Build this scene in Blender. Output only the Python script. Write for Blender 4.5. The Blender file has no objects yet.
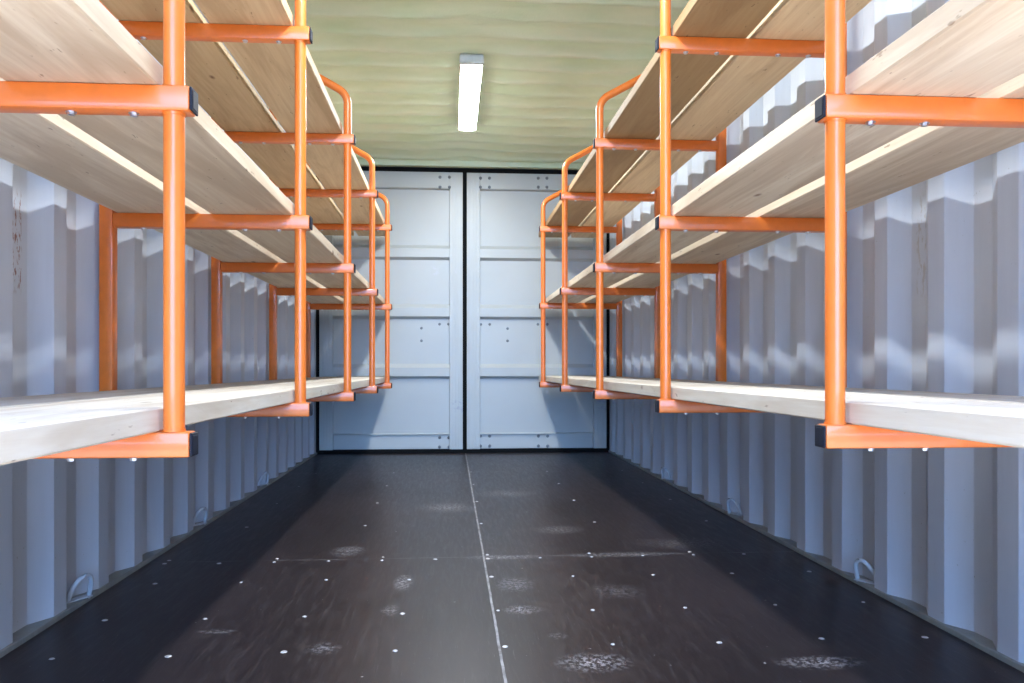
import bpy, bmesh, math, random
from mathutils import Vector, noise
random.seed(7)
S = bpy.context.scene
COL = S.collection

# ------------------------------------------------------------------ helpers
def mat(name):
    m = bpy.data.materials.new(name); m.use_nodes = True
    nt = m.node_tree
    return m, nt, nt.nodes['Principled BSDF']

def N(nt, kind, **kw):
    n = nt.nodes.new(kind)
    for k, v in kw.items():
        if k.startswith('i_'):
            n.inputs[k[2:].replace('_', ' ')].default_value = v
        else:
            setattr(n, k, v)
    return n

def ramp(nt, src, stops):
    r = nt.nodes.new('ShaderNodeValToRGB')
    e = r.color_ramp.elements
    while len(e) < len(stops): e.new(0.5)
    for k, (p, c) in enumerate(stops):
        e[k].position = p
        e[k].color = c if len(c) == 4 else (*c, 1)
    nt.links.new(src, r.inputs[0])
    return r.outputs[0]

def mix(nt, fac, a, b, blend='MIX'):
    m = nt.nodes.new('ShaderNodeMix'); m.data_type = 'RGBA'; m.blend_type = blend
    for sock, v in ((m.inputs[0], fac), (m.inputs[6], a), (m.inputs[7], b)):
        if hasattr(v, 'links'): nt.links.new(v, sock)
        elif isinstance(v, (int, float)): sock.default_value = v
        else: sock.default_value = (*v, 1)
    return m.outputs[2]

def mth(nt, op, a, b=None, c=None, clamp=False):
    m = nt.nodes.new('ShaderNodeMath'); m.operation = op; m.use_clamp = clamp
    for k, v in enumerate((a, b, c)):
        if v is None: continue
        if hasattr(v, 'links'): nt.links.new(v, m.inputs[k])
        else: m.inputs[k].default_value = v
    return m.outputs[0]

def coords(nt, scale=(1, 1, 1), rot=(0, 0, 0), loc=(0, 0, 0)):
    t = nt.nodes.new('ShaderNodeTexCoord'); mp = nt.nodes.new('ShaderNodeMapping')
    mp.inputs['Scale'].default_value = scale
    mp.inputs['Rotation'].default_value = rot
    mp.inputs['Location'].default_value = loc
    nt.links.new(t.outputs['Object'], mp.inputs[0])
    return mp.outputs[0]

def tnoise(nt, vec, scale=5, detail=4, rough=.5, dist=0):
    n = N(nt, 'ShaderNodeTexNoise'); n.inputs['Scale'].default_value = scale
    n.inputs['Detail'].default_value = detail; n.inputs['Roughness'].default_value = rough
    n.inputs['Distortion'].default_value = dist
    nt.links.new(vec, n.inputs['Vector'])
    return n.outputs['Fac']

def bump(nt, bs, h, strength=.2, dist=.01):
    b = nt.nodes.new('ShaderNodeBump'); b.inputs['Strength'].default_value = strength
    b.inputs['Distance'].default_value = dist
    nt.links.new(h, b.inputs['Height']); nt.links.new(b.outputs[0], bs.inputs['Normal'])

# ---------------------------------------------------------------- materials
def simple(name, col, rough=.5, metal=0, coat=0):
    m, nt, b = mat(name)
    b.inputs['Base Color'].default_value = (*col, 1)
    b.inputs['Roughness'].default_value = rough
    b.inputs['Metallic'].default_value = metal
    b.inputs['Coat Weight'].default_value = coat
    b.inputs['Coat Roughness'].default_value = .06
    v = coords(nt, (1, 1, 1))
    n = tnoise(nt, v, 40, 3)
    c = mix(nt, .18, col, ramp(nt, n, [(.3, tuple(x * .7 for x in col)), (.7, tuple(min(1, x * 1.2) for x in col))]))
    nt.links.new(c, b.inputs['Base Color'])
    return m

M = {}
M['orange'] = simple('orange_powder_coat', (.77, .180, .022), .36, 0, .32)
M['black_plastic'] = simple('black_plastic', (.014, .017, .028), .55)
M['black_plastic'].node_tree.nodes['Principled BSDF'].inputs['Specular IOR Level'].default_value = .2
M['rubber'] = simple('black_rubber', (.005, .006, .007), .8)
M['rubber'].node_tree.nodes['Principled BSDF'].inputs['Specular IOR Level'].default_value = .12
M['steel'] = simple('zinc_steel', (.62, .63, .66), .35, 1)
M['print'] = simple('dark_print', (.14, .15, .17), .6)
M['housing'] = simple('light_housing', (.62, .66, .64), .4)
M['ring'] = simple('painted_ring', (.50, .54, .60), .4)
M['bolt'] = simple('painted_bolt', (.17, .19, .21), .5)

def paint(name, col, rust=None, dirt=.25):
    m, nt, b = mat(name)
    v = coords(nt, (6, 6, .7))
    n1 = tnoise(nt, v, 2.2, 5, .6)
    v2 = coords(nt, (1, 1, 1))
    n2 = tnoise(nt, v2, 90, 2, .6)
    n3 = tnoise(nt, v2, 1.4, 3, .5)
    c = mix(nt, ramp(nt, n1, [(.35, (0, 0, 0)), (.75, (dirt, dirt, dirt))]), col, tuple(x * .62 for x in col))
    spots = ramp(nt, n2, [(.73, (0, 0, 0)), (.76, (1, 1, 1))])
    spots = mth(nt, 'MULTIPLY', spots, ramp(nt, n3, [(.48, (0, 0, 0)), (.6, (.6, .6, .6))]))
    c = mix(nt, spots, c, (.22, .20, .20))
    if rust:
        # flaked rust streak with its own place on the panel
        sep = nt.nodes.new('ShaderNodeSeparateXYZ')
        t = nt.nodes.new('ShaderNodeTexCoord'); nt.links.new(t.outputs['Object'], sep.inputs[0])
        for (y0, z0, ry, rz, colr) in rust:
            dy = mth(nt, 'DIVIDE', mth(nt, 'ABSOLUTE', mth(nt, 'SUBTRACT', sep.outputs[1], y0)), ry)
            dz = mth(nt, 'DIVIDE', mth(nt, 'ABSOLUTE', mth(nt, 'SUBTRACT', sep.outputs[2], z0)), rz)
            d = mth(nt, 'MAXIMUM', dy, dz)
            inside = mth(nt, 'SUBTRACT', 1.0, d, clamp=True)
            nn = tnoise(nt, coords(nt, (1, 1, .35)), 75, 4, .65)
            k = mth(nt, 'MULTIPLY', ramp(nt, nn, [(.53, (0, 0, 0)), (.58, (1, 1, 1))]), ramp(nt, inside, [(0.02, (0, 0, 0)), (.3, (1, 1, 1))]))
            c = mix(nt, k, c, colr)
    nt.links.new(c, b.inputs['Base Color'])
    b.inputs['Roughness'].default_value = .42
    bump(nt, b, n1, .08, .01)
    return m
WALLC = (.56, .61, .70)
M['wall_l'] = paint('grey_wall_paint', WALLC, [(2.14, 1.0, .035, .14, (.26, .13, .12))])
M['wall_r'] = paint('grey_wall_paint_scuffed', WALLC, [(2.19, 1.02, .03, .16, (.45, .45, .47)), (2.15, .16, .03, .07, (.42, .42, .44))])
M['door'] = paint('grey_door_paint', (.66, .68, .70), [(6.55, .26, .2, .12, (.3, .3, .33))], .15)
M['rail'] = paint('grimy_rail_paint', (.27, .29, .28), None, .8)

def door_paint():
    m, nt, b = mat('grey_door_paint_scuffed')
    v = coords(nt, (1, 1, 1))
    n = tnoise(nt, v, 3, 4, .55)
    c = mix(nt, ramp(nt, n, [(.4, (0, 0, 0)), (.8, (.3, .3, .3))]), (.465, .485, .475), (.37, .385, .385))
    t = nt.nodes.new('ShaderNodeTexCoord'); sep = nt.nodes.new('ShaderNodeSeparateXYZ')
    nt.links.new(t.outputs['Object'], sep.inputs[0])
    nn = tnoise(nt, coords(nt, (1, 1, 1), (0, .7, 0)), 38, 4, .7)
    for (x0, z0, r, cc) in ((.54, .38, .075, (.36, .37, .42)), (.61, .29, .05, (.38, .39, .44)), (.34, 1.46, .05, (.5, .51, .54)), (.52, 1.45, .03, (.5, .51, .54)), (-.47, 1.47, .03, (.52, .53, .55))):
        dx = mth(nt, 'SUBTRACT', sep.outputs[0], x0); dz = mth(nt, 'SUBTRACT', sep.outputs[2], z0)
        d = mth(nt, 'SQRT', mth(nt, 'ADD', mth(nt, 'MULTIPLY', dx, dx), mth(nt, 'MULTIPLY', dz, dz)))
        ins = mth(nt, 'SUBTRACT', 1.0, mth(nt, 'DIVIDE', d, r), clamp=True)
        k = mth(nt, 'MULTIPLY', ramp(nt, nn, [(.50, (0, 0, 0)), (.60, (1, 1, 1))]), ramp(nt, ins, [(0, (0, 0, 0)), (.5, (.8, .8, .8))]))
        c = mix(nt, k, c, cc)
    nt.links.new(c, b.inputs['Base Color']); b.inputs['Roughness'].default_value = .38
    return m
M['door'] = door_paint()

def foam():
    m, nt, b = mat('green_spray_foam')
    v = coords(nt, (1, 2.5, 1))
    n = tnoise(nt, v, 2.5, 5, .6)
    n2 = tnoise(nt, coords(nt, (1, 1, 1)), 60, 4, .6)
    c = ramp(nt, n, [(.3, (.64, .77, .53)), (.55, (.72, .81, .60)), (.8, (.80, .82, .62))])
    nt.links.new(c, b.inputs['Base Color']); b.inputs['Roughness'].default_value = .5
    bump(nt, b, n2, .35, .006)
    return m
M['foam'] = foam()

def wood(name='spruce_plank'):
    m, nt, b = mat(name)
    oi = nt.nodes.new('ShaderNodeObjectInfo')
    t = nt.nodes.new('ShaderNodeTexCoord')
    off = nt.nodes.new('ShaderNodeVectorMath'); off.operation = 'ADD'
    nt.links.new(t.outputs['Object'], off.inputs[0])
    sc = nt.nodes.new('ShaderNodeCombineXYZ')
    nt.links.new(mth(nt, 'MULTIPLY', oi.outputs['Random'], 40.0), sc.inputs[1])
    nt.links.new(mth(nt, 'MULTIPLY', oi.outputs['Random'], 17.0), sc.inputs[0])
    nt.links.new(sc.outputs[0], off.inputs[1])
    def mp(s):
        q = nt.nodes.new('ShaderNodeMapping'); q.inputs['Scale'].default_value = s
        nt.links.new(off.outputs[0], q.inputs[0]); return q.outputs[0]
    grain = tnoise(nt, mp((30, 1.3, 30)), 2.0, 6, .62, .4)
    broad = tnoise(nt, mp((7, .8, 7)), 1.2, 5, .6, 1.2)
    wave = nt.nodes.new('ShaderNodeTexWave'); wave.wave_type = 'RINGS'; wave.rings_direction = 'Y'
    wave.inputs['Scale'].default_value = 9; wave.inputs['Distortion'].default_value = 5
    wave.inputs['Detail'].default_value = 2; wave.inputs['Detail Scale'].default_value = .9
    nt.links.new(mp((1.6, .16, 2.4)), wave.inputs['Vector'])
    c = ramp(nt, grain, [(.25, (.66, .53, .39)), (.52, (.74, .63, .49)), (.78, (.80, .71, .58))])
    c = mix(nt, ramp(nt, wave.outputs['Fac'], [(.5, (0, 0, 0)), (.95, (.12, .12, .12))]), c, (.56, .39, .24))
    c = mix(nt, ramp(nt, broad, [(.46, (0, 0, 0)), (.62, (.62, .62, .62))]), c, (.50, .37, .25))
    # knots and dark resin checks
    vo = nt.nodes.new('ShaderNodeTexVoronoi'); vo.inputs['Scale'].default_value = 1.0
    nt.links.new(mp((7, 3.1, 7)), vo.inputs['Vector'])
    k = ramp(nt, vo.outputs['Distance'], [(.03, (1, 1, 1)), (.085, (0, 0, 0))])
    pick = nt.nodes.new('ShaderNodeSeparateColor'); nt.links.new(vo.outputs['Color'], pick.inputs[0])
    k = mth(nt, 'MULTIPLY', k, mth(nt, 'GREATER_THAN', pick.outputs[0], .62))
    c = mix(nt, k, c, (.22, .11, .055))
    check = tnoise(nt, mp((9, 2.2, 9)), 5, 3, .7)
    c = mix(nt, ramp(nt, check, [(.66, (0, 0, 0)), (.70, (.75, .75, .75))]), c, (.30, .20, .13))
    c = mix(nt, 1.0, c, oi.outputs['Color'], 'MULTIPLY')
    nt.links.new(c, b.inputs['Base Color']); b.inputs['Roughness'].default_value = .62
    bump(nt, b, grain, .15, .004)
    return m
M['wood'] = wood()

def floor_mat():
    m, nt, b = mat('dark_phenolic_plywood')
    t = nt.nodes.new('ShaderNodeTexCoord'); sep = nt.nodes.new('ShaderNodeSeparateXYZ')
    nt.links.new(t.outputs['Object'], sep.inputs[0])
    big = tnoise(nt, coords(nt, (1, .6, 1)), 1.6, 4, .55)
    streak = tnoise(nt, coords(nt, (9, .9, 1), (0, 0, .35)), 7, 6, .75, .6)
    fine = tnoise(nt, coords(nt, (46, 2.6, 1), (0, 0, .12)), 3, 5, .7, .3)
    c = ramp(nt, big, [(.3, (.013, .009, .010)), (.7, (.027, .019, .021))])
    c = mix(nt, ramp(nt, streak, [(.5, (0, 0, 0)), (.8, (.22, .22, .22))]), c, (.15, .13, .13))
    c = mix(nt, ramp(nt, fine, [(.62, (0, 0, 0)), (.76, (.34, .34, .34))]), c, (.26, .24, .25))
    # flecks of dust
    dots = tnoise(nt, coords(nt, (1, 1, 1)), 55, 2, .5)
    c = mix(nt, ramp(nt, dots, [(.755, (0, 0, 0)), (.78, (.7, .7, .7))]), c, (.45, .43, .44))
    # chalky scuffs and boot marks, each with a place of its own
    mk = tnoise(nt, coords(nt, (1, .8, 1)), 85, 5, .75)
    mk = ramp(nt, mk, [(.49, (0, 0, 0)), (.56, (1, 1, 1))])
    for (x0, y0, rx, ry, a) in ((.33, 1.86, .10, .07, .75), (.27, 2.05, .03, .03, .3), (.20, 2.28, .06, .05, .7), (.20, 2.55, .07, .10, .45), (-.15, 2.60, .035, .11, .75), (-.17, 2.30, .03, .06, .5),
                                (.85, 1.82, .12, .05, .7), (-.02, 3.98, .14, .16, .55), (.19, 2.92, .16, .04, .6), (-.38, 3.05, .08, .1, .5), (.62, 2.93, .25, .05, .55),
                                (-.31, 2.0, .05, .05, .45), (-.38, 3.1, .06, .05, .4), (.45, 3.4, .12, .1, .45), (.9, 3.1, .2, .12, .3), (.3, 4.4, .2, .14, .35), (-.6, 2.15, .06, .02, .5), (.5, 2.45, .1, .1, .25)):
        dx = mth(nt, 'DIVIDE', mth(nt, 'SUBTRACT', sep.outputs[0], x0), rx)
        dy = mth(nt, 'DIVIDE', mth(nt, 'SUBTRACT', sep.outputs[1], y0), ry)
        d = mth(nt, 'SQRT', mth(nt, 'ADD', mth(nt, 'MULTIPLY', dx, dx), mth(nt, 'MULTIPLY', dy, dy)))
        ins = mth(nt, 'MULTIPLY', mth(nt, 'SUBTRACT', 1.0, d, clamp=True), 1.1 * a, clamp=True)
        c = mix(nt, mth(nt, 'MULTIPLY', mk, ins), c, (.42, .40, .42))
    # pale filled joint between the plywood panels
    wob = mth(nt, 'MULTIPLY', mth(nt, 'SUBTRACT', tnoise(nt, coords(nt, (1, 1, 1)), 14, 3), .5), .004)
    dj = mth(nt, 'ABSOLUTE', mth(nt, 'ADD', mth(nt, 'SUBTRACT', sep.outputs[0], .118), wob))
    jn = mth(nt, 'MULTIPLY', mth(nt, 'LESS_THAN', dj, .0032), ramp(nt, tnoise(nt, coords(nt, (1, 1, 1)), 9, 4, .7), [(.35, (.25, .25, .25)), (.6, (.85, .85, .85))]))
    c = mix(nt, jn, c, (.36, .35, .36))
    for yy in (2.93, 5.33):
        dj = mth(nt, 'ABSOLUTE', mth(nt, 'SUBTRACT', sep.outputs[1], yy))
        jn = mth(nt, 'MULTIPLY', mth(nt, 'LESS_THAN', dj, .004), ramp(nt, tnoise(nt, coords(nt, (1, 1, 1)), 7, 4, .7), [(.45, (.08, .08, .08)), (.65, (.5, .5, .5))]))
        c = mix(nt, jn, c, (.26, .25, .26))
    nt.links.new(c, b.inputs['Base Color'])
    r = ramp(nt, streak, [(.3, (.30, .30, .30)), (.8, (.46, .46, .46))])
    nt.links.new(r, b.inputs['Roughness'])
    b.inputs['Specular IOR Level'].default_value = .19
    bump(nt, b, fine, .12, .002)
    return m
M['floor'] = floor_mat()

def emit(name, col, s):
    m, nt, b = mat(name)
    b.inputs['Base Color'].default_value = (.9, .9, .9, 1)
    b.inputs['Emission Color'].default_value = (*col, 1)
    b.inputs['Emission Strength'].default_value = s
    return m
LED = 86.0
M['led'] = emit('lit_diffuser', (.93, .985, 1.02), LED)

def ground_mat():
    m, nt, b = mat('pale_bounce_pad')
    n = tnoise(nt, coords(nt), 30, 6, .7)
    nt.links.new(ramp(nt, n, [(.3, (.55, .54, .51)), (.7, (.68, .66, .62))]), b.inputs['Base Color'])
    b.inputs['Roughness'].default_value = .95
    return m
M['ground'] = ground_mat()

# ------------------------------------------------------------------- meshes
def link(name, bm, m, parent=None, smooth=False):
    me = bpy.data.meshes.new(name)
    bmesh.ops.recalc_face_normals(bm, faces=bm.faces[:])
    bm.to_mesh(me); bm.free()
    if smooth:
        for p in me.polygons: p.use_smooth = True
    me.materials.append(m)
    o = bpy.data.objects.new(name, me); COL.objects.link(o)
    if parent: o.parent = parent
    return o

def empty(name, loc=(0, 0, 0)):
    o = bpy.data.objects.new(name, None); o.location = loc; o.empty_display_size = .1
    COL.objects.link(o); return o

def tag(o, label, cat, group=None):
    o['label'] = label; o['category'] = cat
    if group: o['group'] = group
def struct(o): o['kind'] = 'structure'; return o

def box(bm, x0, x1, y0, y1, z0, z1, bev=0, seg=2):
    r = bmesh.ops.create_cube(bm, size=1)
    vs = r['verts']
    for v in vs:
        v.co = Vector(((x0 + x1) / 2 + v.co.x * (x1 - x0), (y0 + y1) / 2 + v.co.y * (y1 - y0), (z0 + z1) / 2 + v.co.z * (z1 - z0)))
    if bev:
        es = {e for v in vs for e in v.link_edges}
        bmesh.ops.bevel(bm, geom=list(es), offset=bev, segments=seg, affect='EDGES', profile=.5)

def tube(bm, pts, r, n=24, cap=True):
    rings = []
    pts = [Vector(p) for p in pts]
    up = Vector((0, 1, 0))
    for i, p in enumerate(pts):
        if i == 0: d = pts[1] - p
        elif i == len(pts) - 1: d = p - pts[i - 1]
        else: d = (pts[i + 1] - p).normalized() + (p - pts[i - 1]).normalized()
        d.normalize()
        u = up if abs(d.dot(up)) < .95 else Vector((1, 0, 0))
        a = d.cross(u).normalized(); b = d.cross(a).normalized()
        rings.append([bm.verts.new(p + (a * math.cos(t) + b * math.sin(t)) * r) for t in [2 * math.pi * k / n for k in range(n)]])
    for A, B in zip(rings, rings[1:]):
        for k in range(n):
            bm.faces.new((A[k], A[(k + 1) % n], B[(k + 1) % n], B[k]))
    if cap:
        bm.faces.new(rings[0][::-1]); bm.faces.new(rings[-1])

def smooth_by_angle(o, ang=40):
    me = o.data
    for p in me.polygons: p.use_smooth = True
    bm = bmesh.new(); bm.from_mesh(me)
    for e in bm.edges:
        e.smooth = not (len(e.link_faces) == 2 and e.calc_face_angle(0) > math.radians(ang))
    bm.to_mesh(me); bm.free()

# ------------------------------------------------------- container geometry
XC = .112                       # centre line of the container
WR, WL = 1.280, -1.058          # inner faces of the corrugation
Y0, YD = .63, 6.53              # open end, door plane
PITCH, FLAT, SL, DEP = .278, .072, .068, .036

def wall(name, x, sgn, phase, m):
    """corrugated steel side: phase = Y of the far edge of an inner flat"""
    pr = []
    y = phase - PITCH * math.ceil((phase - Y0) / PITCH) - .0
    while y < 6.40:
        pr += [(x, y - FLAT), (x, y), (x + sgn * DEP, y + SL), (x + sgn * DEP, y + SL + .070)]
        y += PITCH
    pr = [(px, py) for px, py in pr if Y0 <= py <= 6.40]
    pr = [(x + sgn * DEP * .0, Y0)] + pr + [(x, 6.41), (x, YD + .05)]
    bm = bmesh.new()
    lo, hi, lo2, hi2 = [], [], [], []
    t = .004
    for px, py in pr:
        lo.append(bm.verts.new((px, py, -.02))); hi.append(bm.verts.new((px, py, 2.44)))
        lo2.append(bm.verts.new((px + sgn * t, py, -.02))); hi2.append(bm.verts.new((px + sgn * t, py, 2.44)))
    for k in range(len(pr) - 1):
        bm.faces.new((lo[k], lo[k + 1], hi[k + 1], hi[k]))
        bm.faces.new((lo2[k], hi2[k], hi2[k + 1], lo2[k + 1]))
        bm.faces.new((hi[k], hi[k + 1], hi2[k + 1], hi2[k]))
        bm.faces.new((lo[k], lo2[k], lo2[k + 1], lo[k + 1]))
    bm.faces.new((lo[0], hi[0], hi2[0], lo2[0])); bm.faces.new((lo[-1], lo2[-1], hi2[-1], hi[-1]))
    o = link(name, bm, m)
    # rounded folds of the pressed steel sheet
    bv = o.modifiers.new('fold', 'BEVEL'); bv.width = .004; bv.segments = 2; bv.limit_method = 'ANGLE'; bv.angle_limit = math.radians(15)
    return struct(o)
wall('wall_right', WR, 1, 1.824, M['wall_r'])
wall('wall_left', WL, -1, 2.337, M['wall_l'])

bm = bmesh.new(); box(bm, WL + .008, WR - .008, Y0, YD - .01, -.028, 0)
floor = struct(link('floor', bm, M['floor']))
# bottom side rails: the steel lip that shows in the hollows of the corrugation
for k, (xa, xb) in enumerate(((WL - .06, WL + .008), (WR - .008, WR + .06))):
    bm = bmesh.new(); box(bm, xa, xb, Y0, YD, -.03, .014, .003)
    struct(link('trim_%d' % (k + 1), bm, M['rail']))

# screws in the floor
def screw_bm():
    bm = bmesh.new()
    bmesh.ops.create_cone(bm, cap_ends=True, segments=12, radius1=.0075, radius2=.0055, depth=.0016)
    return bm
M['screw'] = simple('floor_screw', (.50, .49, .50), .5, .3)
proto = None
def floor_screw(x, y):
    global proto
    if proto is None:
        proto = link('screw', screw_bm(), M['screw'], floor); o = proto
    else:
        o = proto.copy(); COL.objects.link(o); o.parent = floor
    s = random.uniform(.7, 1.15)
    o.location = (x, y, .0008); o.scale = (s, s, 1)
rows = []
for r, yy in enumerate((1.98, 2.27, 2.64)):
    for k in range(-4, 5):
        xx = XC + .02 + k * .265
        if WL + .03 < xx < WR - .03: rows.append((xx, yy + random.uniform(-.01, .01)))
for yy in (2.905, 2.955):
    for k in range(-6, 7):
        if yy > 2.93 and k % 2: continue
        xx = XC + .02 + k * .187
        if WL + .03 < xx < WR - .03: rows.append((xx, yy + random.uniform(-.006, .006)))
for yy in (3.55, 4.15, 4.75, 5.33):
    for k in range(-2, 3):
        rows.append((XC + .02 + k * .5, yy + random.uniform(-.01, .01)))
for x, y in rows: floor_screw(x, y)

# ceiling: spray foam over the corrugated roof
ZC = 2.372
bm = bmesh.new()
nx, ny = 60, 460
xa, xb, ya, yb = WL - .06, WR + .06, Y0, YD + .05
grid = []
for j in range(ny + 1):
    y = ya + (yb - ya) * j / ny
    row = []
    for i in range(nx + 1):
        x = xa + (xb - xa) * i / nx
        u = (x - XC) / .16
        amp = .021 * (1 - .75 * math.exp(-u * u))
        ph = 2 * math.pi * (y + .010 * noise.noise((x * 2.2, y * .9, 3))) / .212
        z = ZC - amp * (.5 + .5 * math.sin(ph)) ** 1.4 * 2
        z += .008 * noise.noise((x * 3, y * 5, 0)) + .004 * noise.noise((x * 14, y * 22, 5)) + .005 * noise.noise((x * 3, y * 38, 9))
        z -= .010 * math.exp(-u * u)
        e = max(0, (y - (YD - .20)) / .20)
        z -= .055 * e * e
        row.append(bm.verts.new((x, y, z)))
    grid.append(row)
for j in range(ny):
    for i in range(nx):
        bm.faces.new((grid[j][i], grid[j + 1][i], grid[j + 1][i + 1], grid[j][i + 1]))
# closed upper side
top = [bm.verts.new((x, y, 2.46)) for x, y in ((xa, ya), (xb, ya), (xb, yb), (xa, yb))]
bm.faces.new(top)
bm.faces.new([top[0], top[1]] + grid[0][::-1]); bm.faces.new([top[3], top[2]] + grid[ny][::-1])
bm.faces.new([top[0], top[3]] + [grid[j][0] for j in range(ny, -1, -1)])
bm.faces.new([top[1], top[2]] + [grid[j][nx] for j in range(ny, -1, -1)])
ceil = struct(link('ceiling', bm, M['foam'], smooth=False)); smooth_by_angle(ceil, 50)

# door header, sprayed with foam, and the black gap under it
bm = bmesh.new()
nx, nz = 60, 8
g = [[bm.verts.new((WL - .05 + (WR - WL + .10) * i / nx, YD - .04 - .02 * (k / nz) ** 2 + .006 * noise.noise((i * .35, k * .6, 2)), 2.284 + .12 * k / nz)) for i in range(nx + 1)] for k in range(nz + 1)]
for k in range(nz):
    for i in range(nx): bm.faces.new((g[k][i], g[k][i + 1], g[k + 1][i + 1], g[k + 1][i]))
b2 = [bm.verts.new((x, YD + .08, z)) for x, z in ((WL - .05, 2.284), (WR + .05, 2.284), (WR + .05, 2.404), (WL - .05, 2.404))]
bm.faces.new(b2); bm.faces.new([b2[0], b2[1]] + g[0][::-1]); bm.faces.new([b2[3], b2[2]] + g[nz][::-1])
bm.faces.new([b2[0], b2[3]] + [g[k][0] for k in range(nz, -1, -1)]); bm.faces.new([b2[1], b2[2]] + [g[k][nx] for k in range(nz, -1, -1)])
hd = struct(link('trim_3', bm, M['foam'])); smooth_by_angle(hd, 50)

# ----------------------------------------------------------------- the doors
ZB, ZT = .030, 2.245
RIBS = (1.663, 1.190, .712)      # z of the top of each inward rib
def door(name, x0, x1, stile_in, stile_out, inner_right):
    """x0<x1; wide stile next to the centre gap"""
    root = empty(name, ((x0 + x1) / 2, YD, 0)); struct(root)
    def loc(bm):
        bmesh.ops.translate(bm, verts=bm.verts[:], vec=(-(x0 + x1) / 2, -YD, 0)); return bm
    sl, sr = (stile_out, stile_in) if inner_right else (stile_in, stile_out)
    # pressed door sheet with horizontal ribs
    prof = [(.150, .054), (.150, .034), (.156, .046)]
    for zt in sorted(RIBS):
        prof += [(zt - .115, .046), (zt - .095, .012), (zt - .030, .012), (zt, .046)]
    prof += [(2.112, .046), (2.118, .012), (2.20, .012)]
    bm = bmesh.new(); a = []
    for z, dy in prof:
        a.append((bm.verts.new((x0 + sl - .004, YD + dy, z)), bm.verts.new((x1 - sr + .004, YD + dy, z))))
    for p, q in zip(a, a[1:]): bm.faces.new((p[0], p[1], q[1], q[0]))
    o = link('door_sheet', loc(bm), M['door'], root)
    sd = o.modifiers.new('thickness', 'SOLIDIFY'); sd.thickness = .004; sd.offset = -1
    # stiles and rails
    for nm, (xa, xb, za, zb) in (('stile', (x0, x0 + sl, ZB, ZT)), ('stile', (x1 - sr, x1, ZB, ZT)),
                                 ('bottom_rail', (x0 + sl, x1 - sr, ZB, .150)), ('top_rail', (x0 + sl, x1 - sr, 2.118, ZT))):
        bm = bmesh.new(); box(bm, xa, xb, YD + (.046 if nm == 'bottom_rail' else .004), YD + .058, za, zb, .003)
        if nm == 'stile' and xb - xa > .1:      # folded edge lines on the wide stile
            c0 = xb if inner_right else xa; s = -1 if inner_right else 1
            for dd in (.022, .046, .070):
                box(bm, min(c0 + s * dd, c0 + s * (dd + .008)), max(c0 + s * dd, c0 + s * (dd + .008)), YD + .001, YD + .006, za + .01, zb - .01, .001, 1)
        link(nm, loc(bm), M['door'], root)
    # rubber gasket around the leaf
    bm = bmesh.new()
    g = .016
    box(bm, x0 - g, x0, YD + .008, YD + .05, ZB - .028, ZT + .036)
    box(bm, x1, x1 + g, YD + .008, YD + .05, ZB - .028, ZT + .036)
    box(bm, x0, x1, YD + .008, YD + .05, ZT, ZT + .036)
    box(bm, x0, x1, YD + .008, YD + .05, ZB - .028, ZB)
    link('gasket', loc(bm), M['rubber'], root)
    return root
XG = .112
dl = door('door_1', -1.036, XG - .016, .106, .105, True)
dr = door('door_2', XG + .016, 1.260, .106, .105, False)
# a backing plate between/behind so no sky leaks past the leaves
bm = bmesh.new(); box(bm, WL - .05, WR + .05, YD + .06, YD + .075, -.03, 2.44)
struct(link('backing_plate', bm, M['rubber']))
for k, (xa, xb) in enumerate(((WL - .02, -1.052), (1.276, WR + .02))):
    bm = bmesh.new(); box(bm, xa, xb, YD - .02, YD + .055, 0, 2.284)
    struct(link('trim_%d' % (k + 4), bm, M['rubber']))
# threshold
bm = bmesh.new(); box(bm, WL - .05, WR + .05, YD - .012, YD + .058, -.03, .002)
struct(link('trim_6', bm, M['rubber']))

F, A, H, CY = 815.0, .075, .678, 368.3
def on_door(u, v, Y=YD):
    t = (u - 512) / F; X = Y * (math.sin(A) + t * math.cos(A)) / (math.cos(A) - t * math.sin(A))
    d = X * math.sin(A) + Y * math.cos(A)
    return X, H + (CY - v) * d / F
bolt_proto = None
def bolts(root, pts):
    global bolt_proto
    for u, v in pts:
        X, Z = on_door(u, v)
        on_rail = Z < .146 or Z > 2.118
        yy = YD + (.004 if Z > 2.118 else .046)
        if bolt_proto is None:
            bm = bmesh.new(); bmesh.ops.create_uvsphere(bm, u_segments=14, v_segments=8, radius=.013)
            for q in bm.verts: q.co.y *= .6
            bolt_proto = link('bolt', bm, M['bolt'], root, True); o = bolt_proto
        else:
            o = bolt_proto.copy(); COL.objects.link(o); o.parent = root
        o.location = Vector((X, yy, Z)) - root.location
bolts(dr, [(480.5, 178), (489.5, 178), (480.5, 187), (489.5, 187), (538.3, 178), (547, 178), (538.3, 187), (547, 187),
           (481, 324), (490, 324), (538.5, 324), (548, 324), (508, 328.3), (508, 340.6),
           (480.5, 436.5), (490, 436.5), (480.5, 446.5), (490, 446.5), (539, 436.5), (548.4, 436.5), (539, 446.5), (548.4, 446.5)])
bolts(dl, [(440, 177), (449.4, 177), (440, 187), (449.4, 187), (439.6, 323.8), (448.4, 323.8), (421.4, 327.8), (421.4, 340.5),
           (439.6, 438), (449, 438), (439.6, 447.5), (449, 447.5)])
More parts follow.
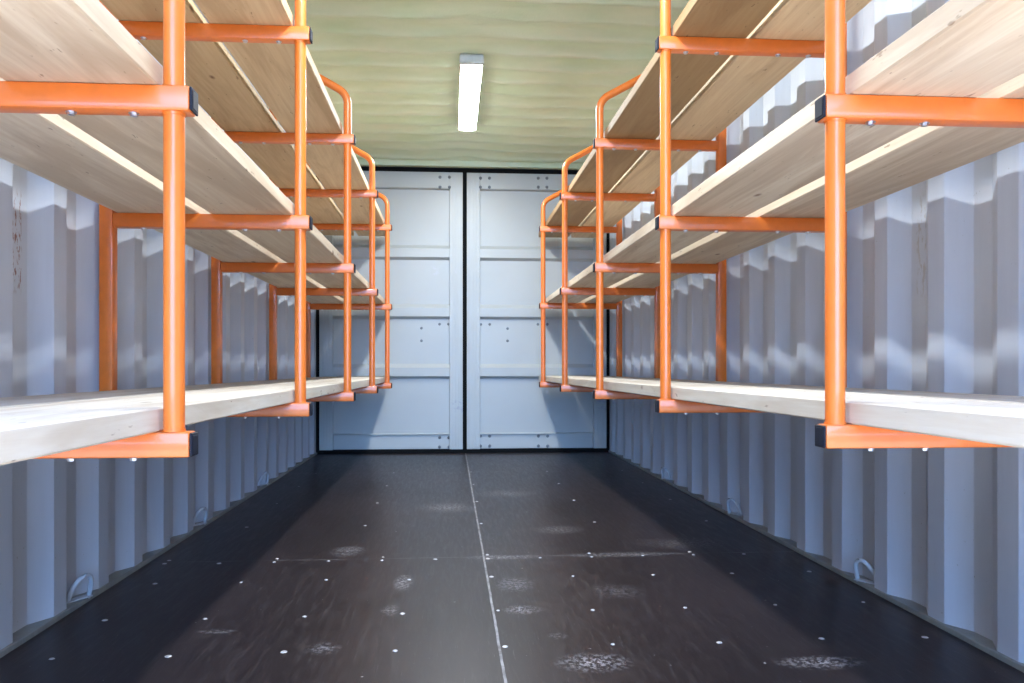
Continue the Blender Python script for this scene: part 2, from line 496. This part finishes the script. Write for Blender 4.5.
# little stencilled data block on each leaf
for root, u0, u1 in ((dl, 433, 438.6), (dr, 490.8, 497.4)):
    bm = bmesh.new()
    for r, v in enumerate((203.2, 206.2, 209.2, 212.2)):
        n = 3
        for k in range(n):
            ua = u0 + (u1 - u0) * k / n; ub = u0 + (u1 - u0) * (k + .72) / n
            if r == 0 and k == 1: continue
            x0, z0 = on_door(ua, v + .7); x1, z1 = on_door(ub, v - .7)
            box(bm, x0, x1, YD + .0435, YD + .0465, z0, z1)
    bmesh.ops.translate(bm, verts=bm.verts[:], vec=-root.location)
    link('data_plate', bm, M['print'], root)

# ------------------------------------------------------------ shelf frames
Y1, SP = 1.393, 1.140
BW, BH = .040, .042
SIDE = {
    'left':  dict(s=-1, post=-.4585, up=-1.046, z=(.573, 1.143, 1.717), planks=None),
    'right': dict(s=1, post=.677, up=1.262, z=(.5795, 1.157, 1.722), planks=None),
}
PIPE = .017
ORD = ('nearest the camera', 'second from the camera', 'third from the camera', 'fourth from the camera', 'farthest, next to the container doors')
def make_frame(side):
    """local origin: foot of the wall upright projected on the floor at the wall, +x towards the wall side"""
    d = SIDE[side]; s = d['s']
    root = empty('shelf_frame', (d['up'], Y1, 0))
    ox = d['up']
    P = d['post'] - ox                    # post x in local coordinates
    # front post with the bent top that runs back to the wall
    zt = 1.855; th = math.radians(61); R = .075
    pts = [(P, 0, d['z'][0] - .002), (P, 0, 1.0), (P, 0, zt)]
    for k in range(1, 9):
        a = th * k / 8
        pts.append((P + s * R * (1 - math.cos(a)), 0, zt + R * math.sin(a)))
    lx, lz = pts[-1][0], pts[-1][2]
    run = abs(-s * BW / 2 - lx)
    pts.append((-s * BW / 2, 0, lz + run * math.tan(math.pi / 2 - th)))
    ztop = pts[-1][2]
    bm = bmesh.new(); tube(bm, pts, PIPE, 28)
    # weld beads at the bars
    for z in d['z']:
        for zz in ((z,) if z == d['z'][0] else (z, z - BH)):
            bmesh.ops.create_cone(bm, cap_ends=True, segments=28, radius1=PIPE + .0015, radius2=PIPE + .0015, depth=.004,
                                  matrix=__import__('mathutils').Matrix.Translation((P, 0, zz + (.002 if zz == z else -.002))))
    o = link('front_post', bm, M['orange'], root); smooth_by_angle(o, 35)
    # wall upright (square tube)
    bm = bmesh.new(); xa, xb = sorted((0, -s * BW))
    box(bm, xa, xb, -BW / 2, BW / 2, d['z'][0] - BH - .032, ztop + .02, .004)
    o = link('wall_upright', bm, M['orange'], root); smooth_by_angle(o, 35)
    for z in d['z']:
        bm = bmesh.new()
        xe = P - s * (PIPE + (.013 if s < 0 else .008))
        xa, xb = sorted((xe, -s * BW))
        box(bm, xa, xb, -BW / 2, BW / 2, z - BH, z, .004)
        cb = link('crossbar', bm, M['orange'], root); smooth_by_angle(cb, 35)
        bm = bmesh.new(); xa, xb = sorted((xe, xe - s * .004))
        box(bm, xa, xb, -BW / 2 + .0015, BW / 2 - .0015, z - BH + .0015, z - .0015, .0015, 1)
        xa, xb = sorted((xe - s * .004, xe - s * .005))
        box(bm, xa, xb, -BW / 2 + .006, BW / 2 - .006, z - BH + .006, z - .006, .0005, 1)
        link('end_cap', bm, M['black_plastic'], cb)
        for off in (.065, .165, .365, .465):
            bm = bmesh.new()
            bmesh.ops.create_cone(bm, cap_ends=True, segments=6, radius1=.0062, radius2=.0062, depth=.005)
            bmesh.ops.create_cone(bm, cap_ends=True, segments=16, radius1=.0085, radius2=.0085, depth=.0015,
                                  matrix=__import__('mathutils').Matrix.Translation((0, 0, .0025)))
            bmesh.ops.translate(bm, verts=bm.verts[:], vec=(P + s * off, 0, z - BH - .0035))
            link('screw', bm, M['steel'], cb)
    return root
def copy_tree(o, parent=None):
    c = o.copy(); COL.objects.link(c)
    if parent: c.parent = parent
    for ch in list(o.children): copy_tree(ch, c)
    return c
for side in ('left', 'right'):
    p = make_frame(side)
    for i in range(5):
        o = p if i == 0 else copy_tree(p)
        o.location = (SIDE[side]['up'], Y1 + i * SP, 0)
        tag(o, 'orange tubular steel shelf frame on the %s wall, %s' % (side, ORD[i]), 'shelf frame', 'orange shelf frames on the %s wall' % side)

# ------------------------------------------------------------------- planks
T = .040
def plank(xa, xb, z, y0, y1, tint, label, group):
    xa, xb = sorted((xa, xb))
    n = 40
    bm = bmesh.new(); seed = random.random() * 50
    c = (xa + xb) / 2; cy = (y0 + y1) / 2
    w, e = (xb - xa) / 2, .003
    prof = [(-w + e, 0), (w - e, 0), (w, e), (w, T - e), (w - e, T), (-w + e, T), (-w, T - e), (-w, e)]
    rings = []
    for k in range(n + 1):
        y = (y1 - y0) * (k / n - .5)
        bow = .0006 * noise.noise((seed, k * .12, 0)); 
        rings.append([bm.verts.new((px + bow, y, pz)) for px, pz in prof])
    for a, b in zip(rings, rings[1:]):
        for k in range(8): bm.faces.new((a[k], a[(k + 1) % 8], b[(k + 1) % 8], b[k]))
    bm.faces.new(rings[0]); bm.faces.new(rings[-1][::-1])
    o = link('plank', bm, M['wood'])
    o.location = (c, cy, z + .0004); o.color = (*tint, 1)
    tag(o, label, 'plank', group)
W = .236
YA, YB = .68, 6.47
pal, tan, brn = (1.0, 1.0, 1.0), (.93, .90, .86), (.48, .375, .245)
grey = (.90, .98, 1.10)
spec = {  # top planks: own tone plus yellow-brown painted in for ceiling bounce light
    'left': (('bottom', 0, (-.4800, -.726), (-.748, -.990), grey, grey), ('middle', 1, (-.4800, -.722), (-.757, -.996), tan, pal), ('top', 2, (-.4800, -.726), (-.755, -.992), (.92, .84, .70), (.80, .70, .54))),
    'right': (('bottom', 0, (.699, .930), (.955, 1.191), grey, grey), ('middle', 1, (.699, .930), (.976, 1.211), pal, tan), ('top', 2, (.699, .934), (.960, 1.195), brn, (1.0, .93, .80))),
}
for side, lst in spec.items():
    z = SIDE[side]['z']
    for nm, lv, a, b, ta, tb in lst:
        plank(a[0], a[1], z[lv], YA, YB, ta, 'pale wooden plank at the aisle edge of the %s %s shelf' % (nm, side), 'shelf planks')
        plank(b[0], b[1], z[lv], YA + .01, YB - .01, tb, 'pale wooden plank at the wall side of the %s %s shelf' % (nm, side), 'shelf planks')

# ------------------------------------------------------------ lashing rings
def ring(x, s, y, label):
    root = empty('lashing_ring', (x, y, .014))
    bm = bmesh.new()
    pts = []
    for k in range(13):
        a = math.pi * k / 12
        pts.append((s * (.004 + .016 * math.sin(a)) * -1, -.034 * math.cos(a) + .012 * math.sin(a), .068 * math.sin(a) ** .8))
    tube(bm, [(0, -.034, -.004)] + pts[1:-1] + [(0, .034, -.004)], .0068, 12)
    o = link('ring_bar', bm, M['ring'], root, True)
    bm = bmesh.new(); box(bm, -.012, .012, -.042, .042, -.001, .004, .0015)
    link('base_plate', bm, M['ring'], root)
    root.rotation_euler.z = s * .5
    tag(root, label, 'lashing ring', 'lashing rings along the floor')
for side, x, s, ys in (('left', WL - .012, -1, (2.43, 3.55, 4.74)), ('right', WR + .012, 1, (2.44, 3.62, 4.80))):
    for y, w in zip(ys, ('nearest the camera', 'midway down the container', 'farthest from the camera')):
        ring(x, s, y, 'small steel lashing ring at the foot of the %s wall, %s' % (side, w))

# -------------------------------------------------------------- ceiling lamps
def lamp(y0, y1, label):
    root = empty('ceiling_light', (.112, (y0 + y1) / 2, 2.36)); L = (y1 - y0) / 2
    bm = bmesh.new(); box(bm, -.062, .062, -L + .012, L, -.046, .02, .004)
    link('housing', bm, M['housing'], root)
    # rounded diffuser
    bm = bmesh.new(); prof = []
    for k in range(11):
        a = math.pi * k / 10
        prof.append((-.058 * math.cos(a), -.046 - .006 * math.sin(a)))
    ys = [-L + .040, L - .03, L - .014, L - .008, L - .005]
    sc = [1, 1, .97, .85, .6]
    rs = [[bm.verts.new((px * q, y, -.045 + (pz + .045) * q)) for px, pz in prof] for y, q in zip(ys, sc)]
    m = len(prof)
    for a, b in zip(rs, rs[1:]):
        for k in range(m - 1): bm.faces.new((a[k], a[k + 1], b[k + 1], b[k]))
    o = link('diffuser', bm, M['led'], root); smooth_by_angle(o, 50)
    bm = bmesh.new(); box(bm, -.066, .066, -L, -L + .036, -.054, -.006, .008)
    link('end_cap', bm, M['housing'], root)
    tag(root, label, 'ceiling light')
lamp(4.35, 5.61, 'lit white strip light on the green ceiling between the shelves')
lamp(1.52, 2.78, 'assumed white strip light added on the ceiling near the open end, out of view')  # assumed lamp, unseen, added to brighten the near shelves

# ------------------------------------------------------- outside the open end
bm = bmesh.new(); box(bm, -3.0, 3.2, -1.35, .60, -.25, -.165)
struct(link('bounce_apron', bm, M['ground']))  # unseen pale pad, added and sized to bounce sun onto shelf undersides
M['asphalt'] = simple('dark_asphalt', (.07, .07, .075), .9)
bm = bmesh.new(); box(bm, -16, 16, -24, .60, -.30, -.20)
struct(link('ground', bm, M['asphalt']))

w = bpy.data.worlds.new('sky'); S.world = w; w.use_nodes = True
nt = w.node_tree
bg = nt.nodes['Background']
tc = nt.nodes.new('ShaderNodeTexCoord'); sep = nt.nodes.new('ShaderNodeSeparateXYZ')
nt.links.new(tc.outputs['Generated'], sep.inputs[0])
# blue sky overhead; low sides darkened, middle brightened, to steer light down the container
sky = ramp(nt, sep.outputs[2], [(.0, (.70, .86, 1.15)), (.30, (.42, .66, 1.10)), (.8, (.22, .42, 1.0))])
ln = nt.nodes.new('ShaderNodeVectorMath'); ln.operation = 'LENGTH'
cx = nt.nodes.new('ShaderNodeCombineXYZ'); nt.links.new(sep.outputs[0], cx.inputs[0]); nt.links.new(sep.outputs[1], cx.inputs[1])
nt.links.new(cx.outputs[0], ln.inputs[0])
caz = mth(nt, 'DIVIDE', mth(nt, 'MULTIPLY', sep.outputs[1], -1.0), mth(nt, 'MAXIMUM', ln.outputs['Value'], .001))
side = ramp(nt, caz, [(.90, (1, 1, 1)), (.965, (0, 0, 0))])
low = ramp(nt, sep.outputs[2], [(.38, (1, 1, 1)), (.50, (0, 0, 0))])
c = mix(nt, mth(nt, 'MULTIPLY', side, low), sky, (.13, .15, .15))
opn = mth(nt, 'MULTIPLY', mth(nt, 'SUBTRACT', 1.0, side), ramp(nt, sep.outputs[2], [(.25, (1, 1, 1)), (.5, (0, 0, 0))]))
c = mix(nt, opn, c, (1.2, 2.3, 4.4))
nt.links.new(c, bg.inputs[0]); bg.inputs[1].default_value = 2.9

sun = bpy.data.lights.new('sun', 'SUN'); sun.energy = 21; sun.angle = math.radians(.6); sun.color = (1, .96, .90)
so = bpy.data.objects.new('sun', sun); COL.objects.link(so)
so.rotation_euler = Vector((.62, .10, -.78)).to_track_quat('-Z', 'Y').to_euler()

# -------------------------------------------------------------------- camera
cam = bpy.data.cameras.new('camera'); co = bpy.data.objects.new('camera', cam); COL.objects.link(co)
co.location = (0, 0, H); co.rotation_euler = (math.pi / 2, 0, -A)
cam.sensor_width = 36; cam.lens = F / 1024 * 36; cam.shift_y = (CY - 341.5) / 1024
cam.clip_start = .02; cam.clip_end = 100
S.camera = co
vs = S.view_settings
vs.view_transform = 'Standard'; vs.look = 'None'; vs.gamma = 1; vs.use_curve_mapping = False
vs.exposure = 0.55
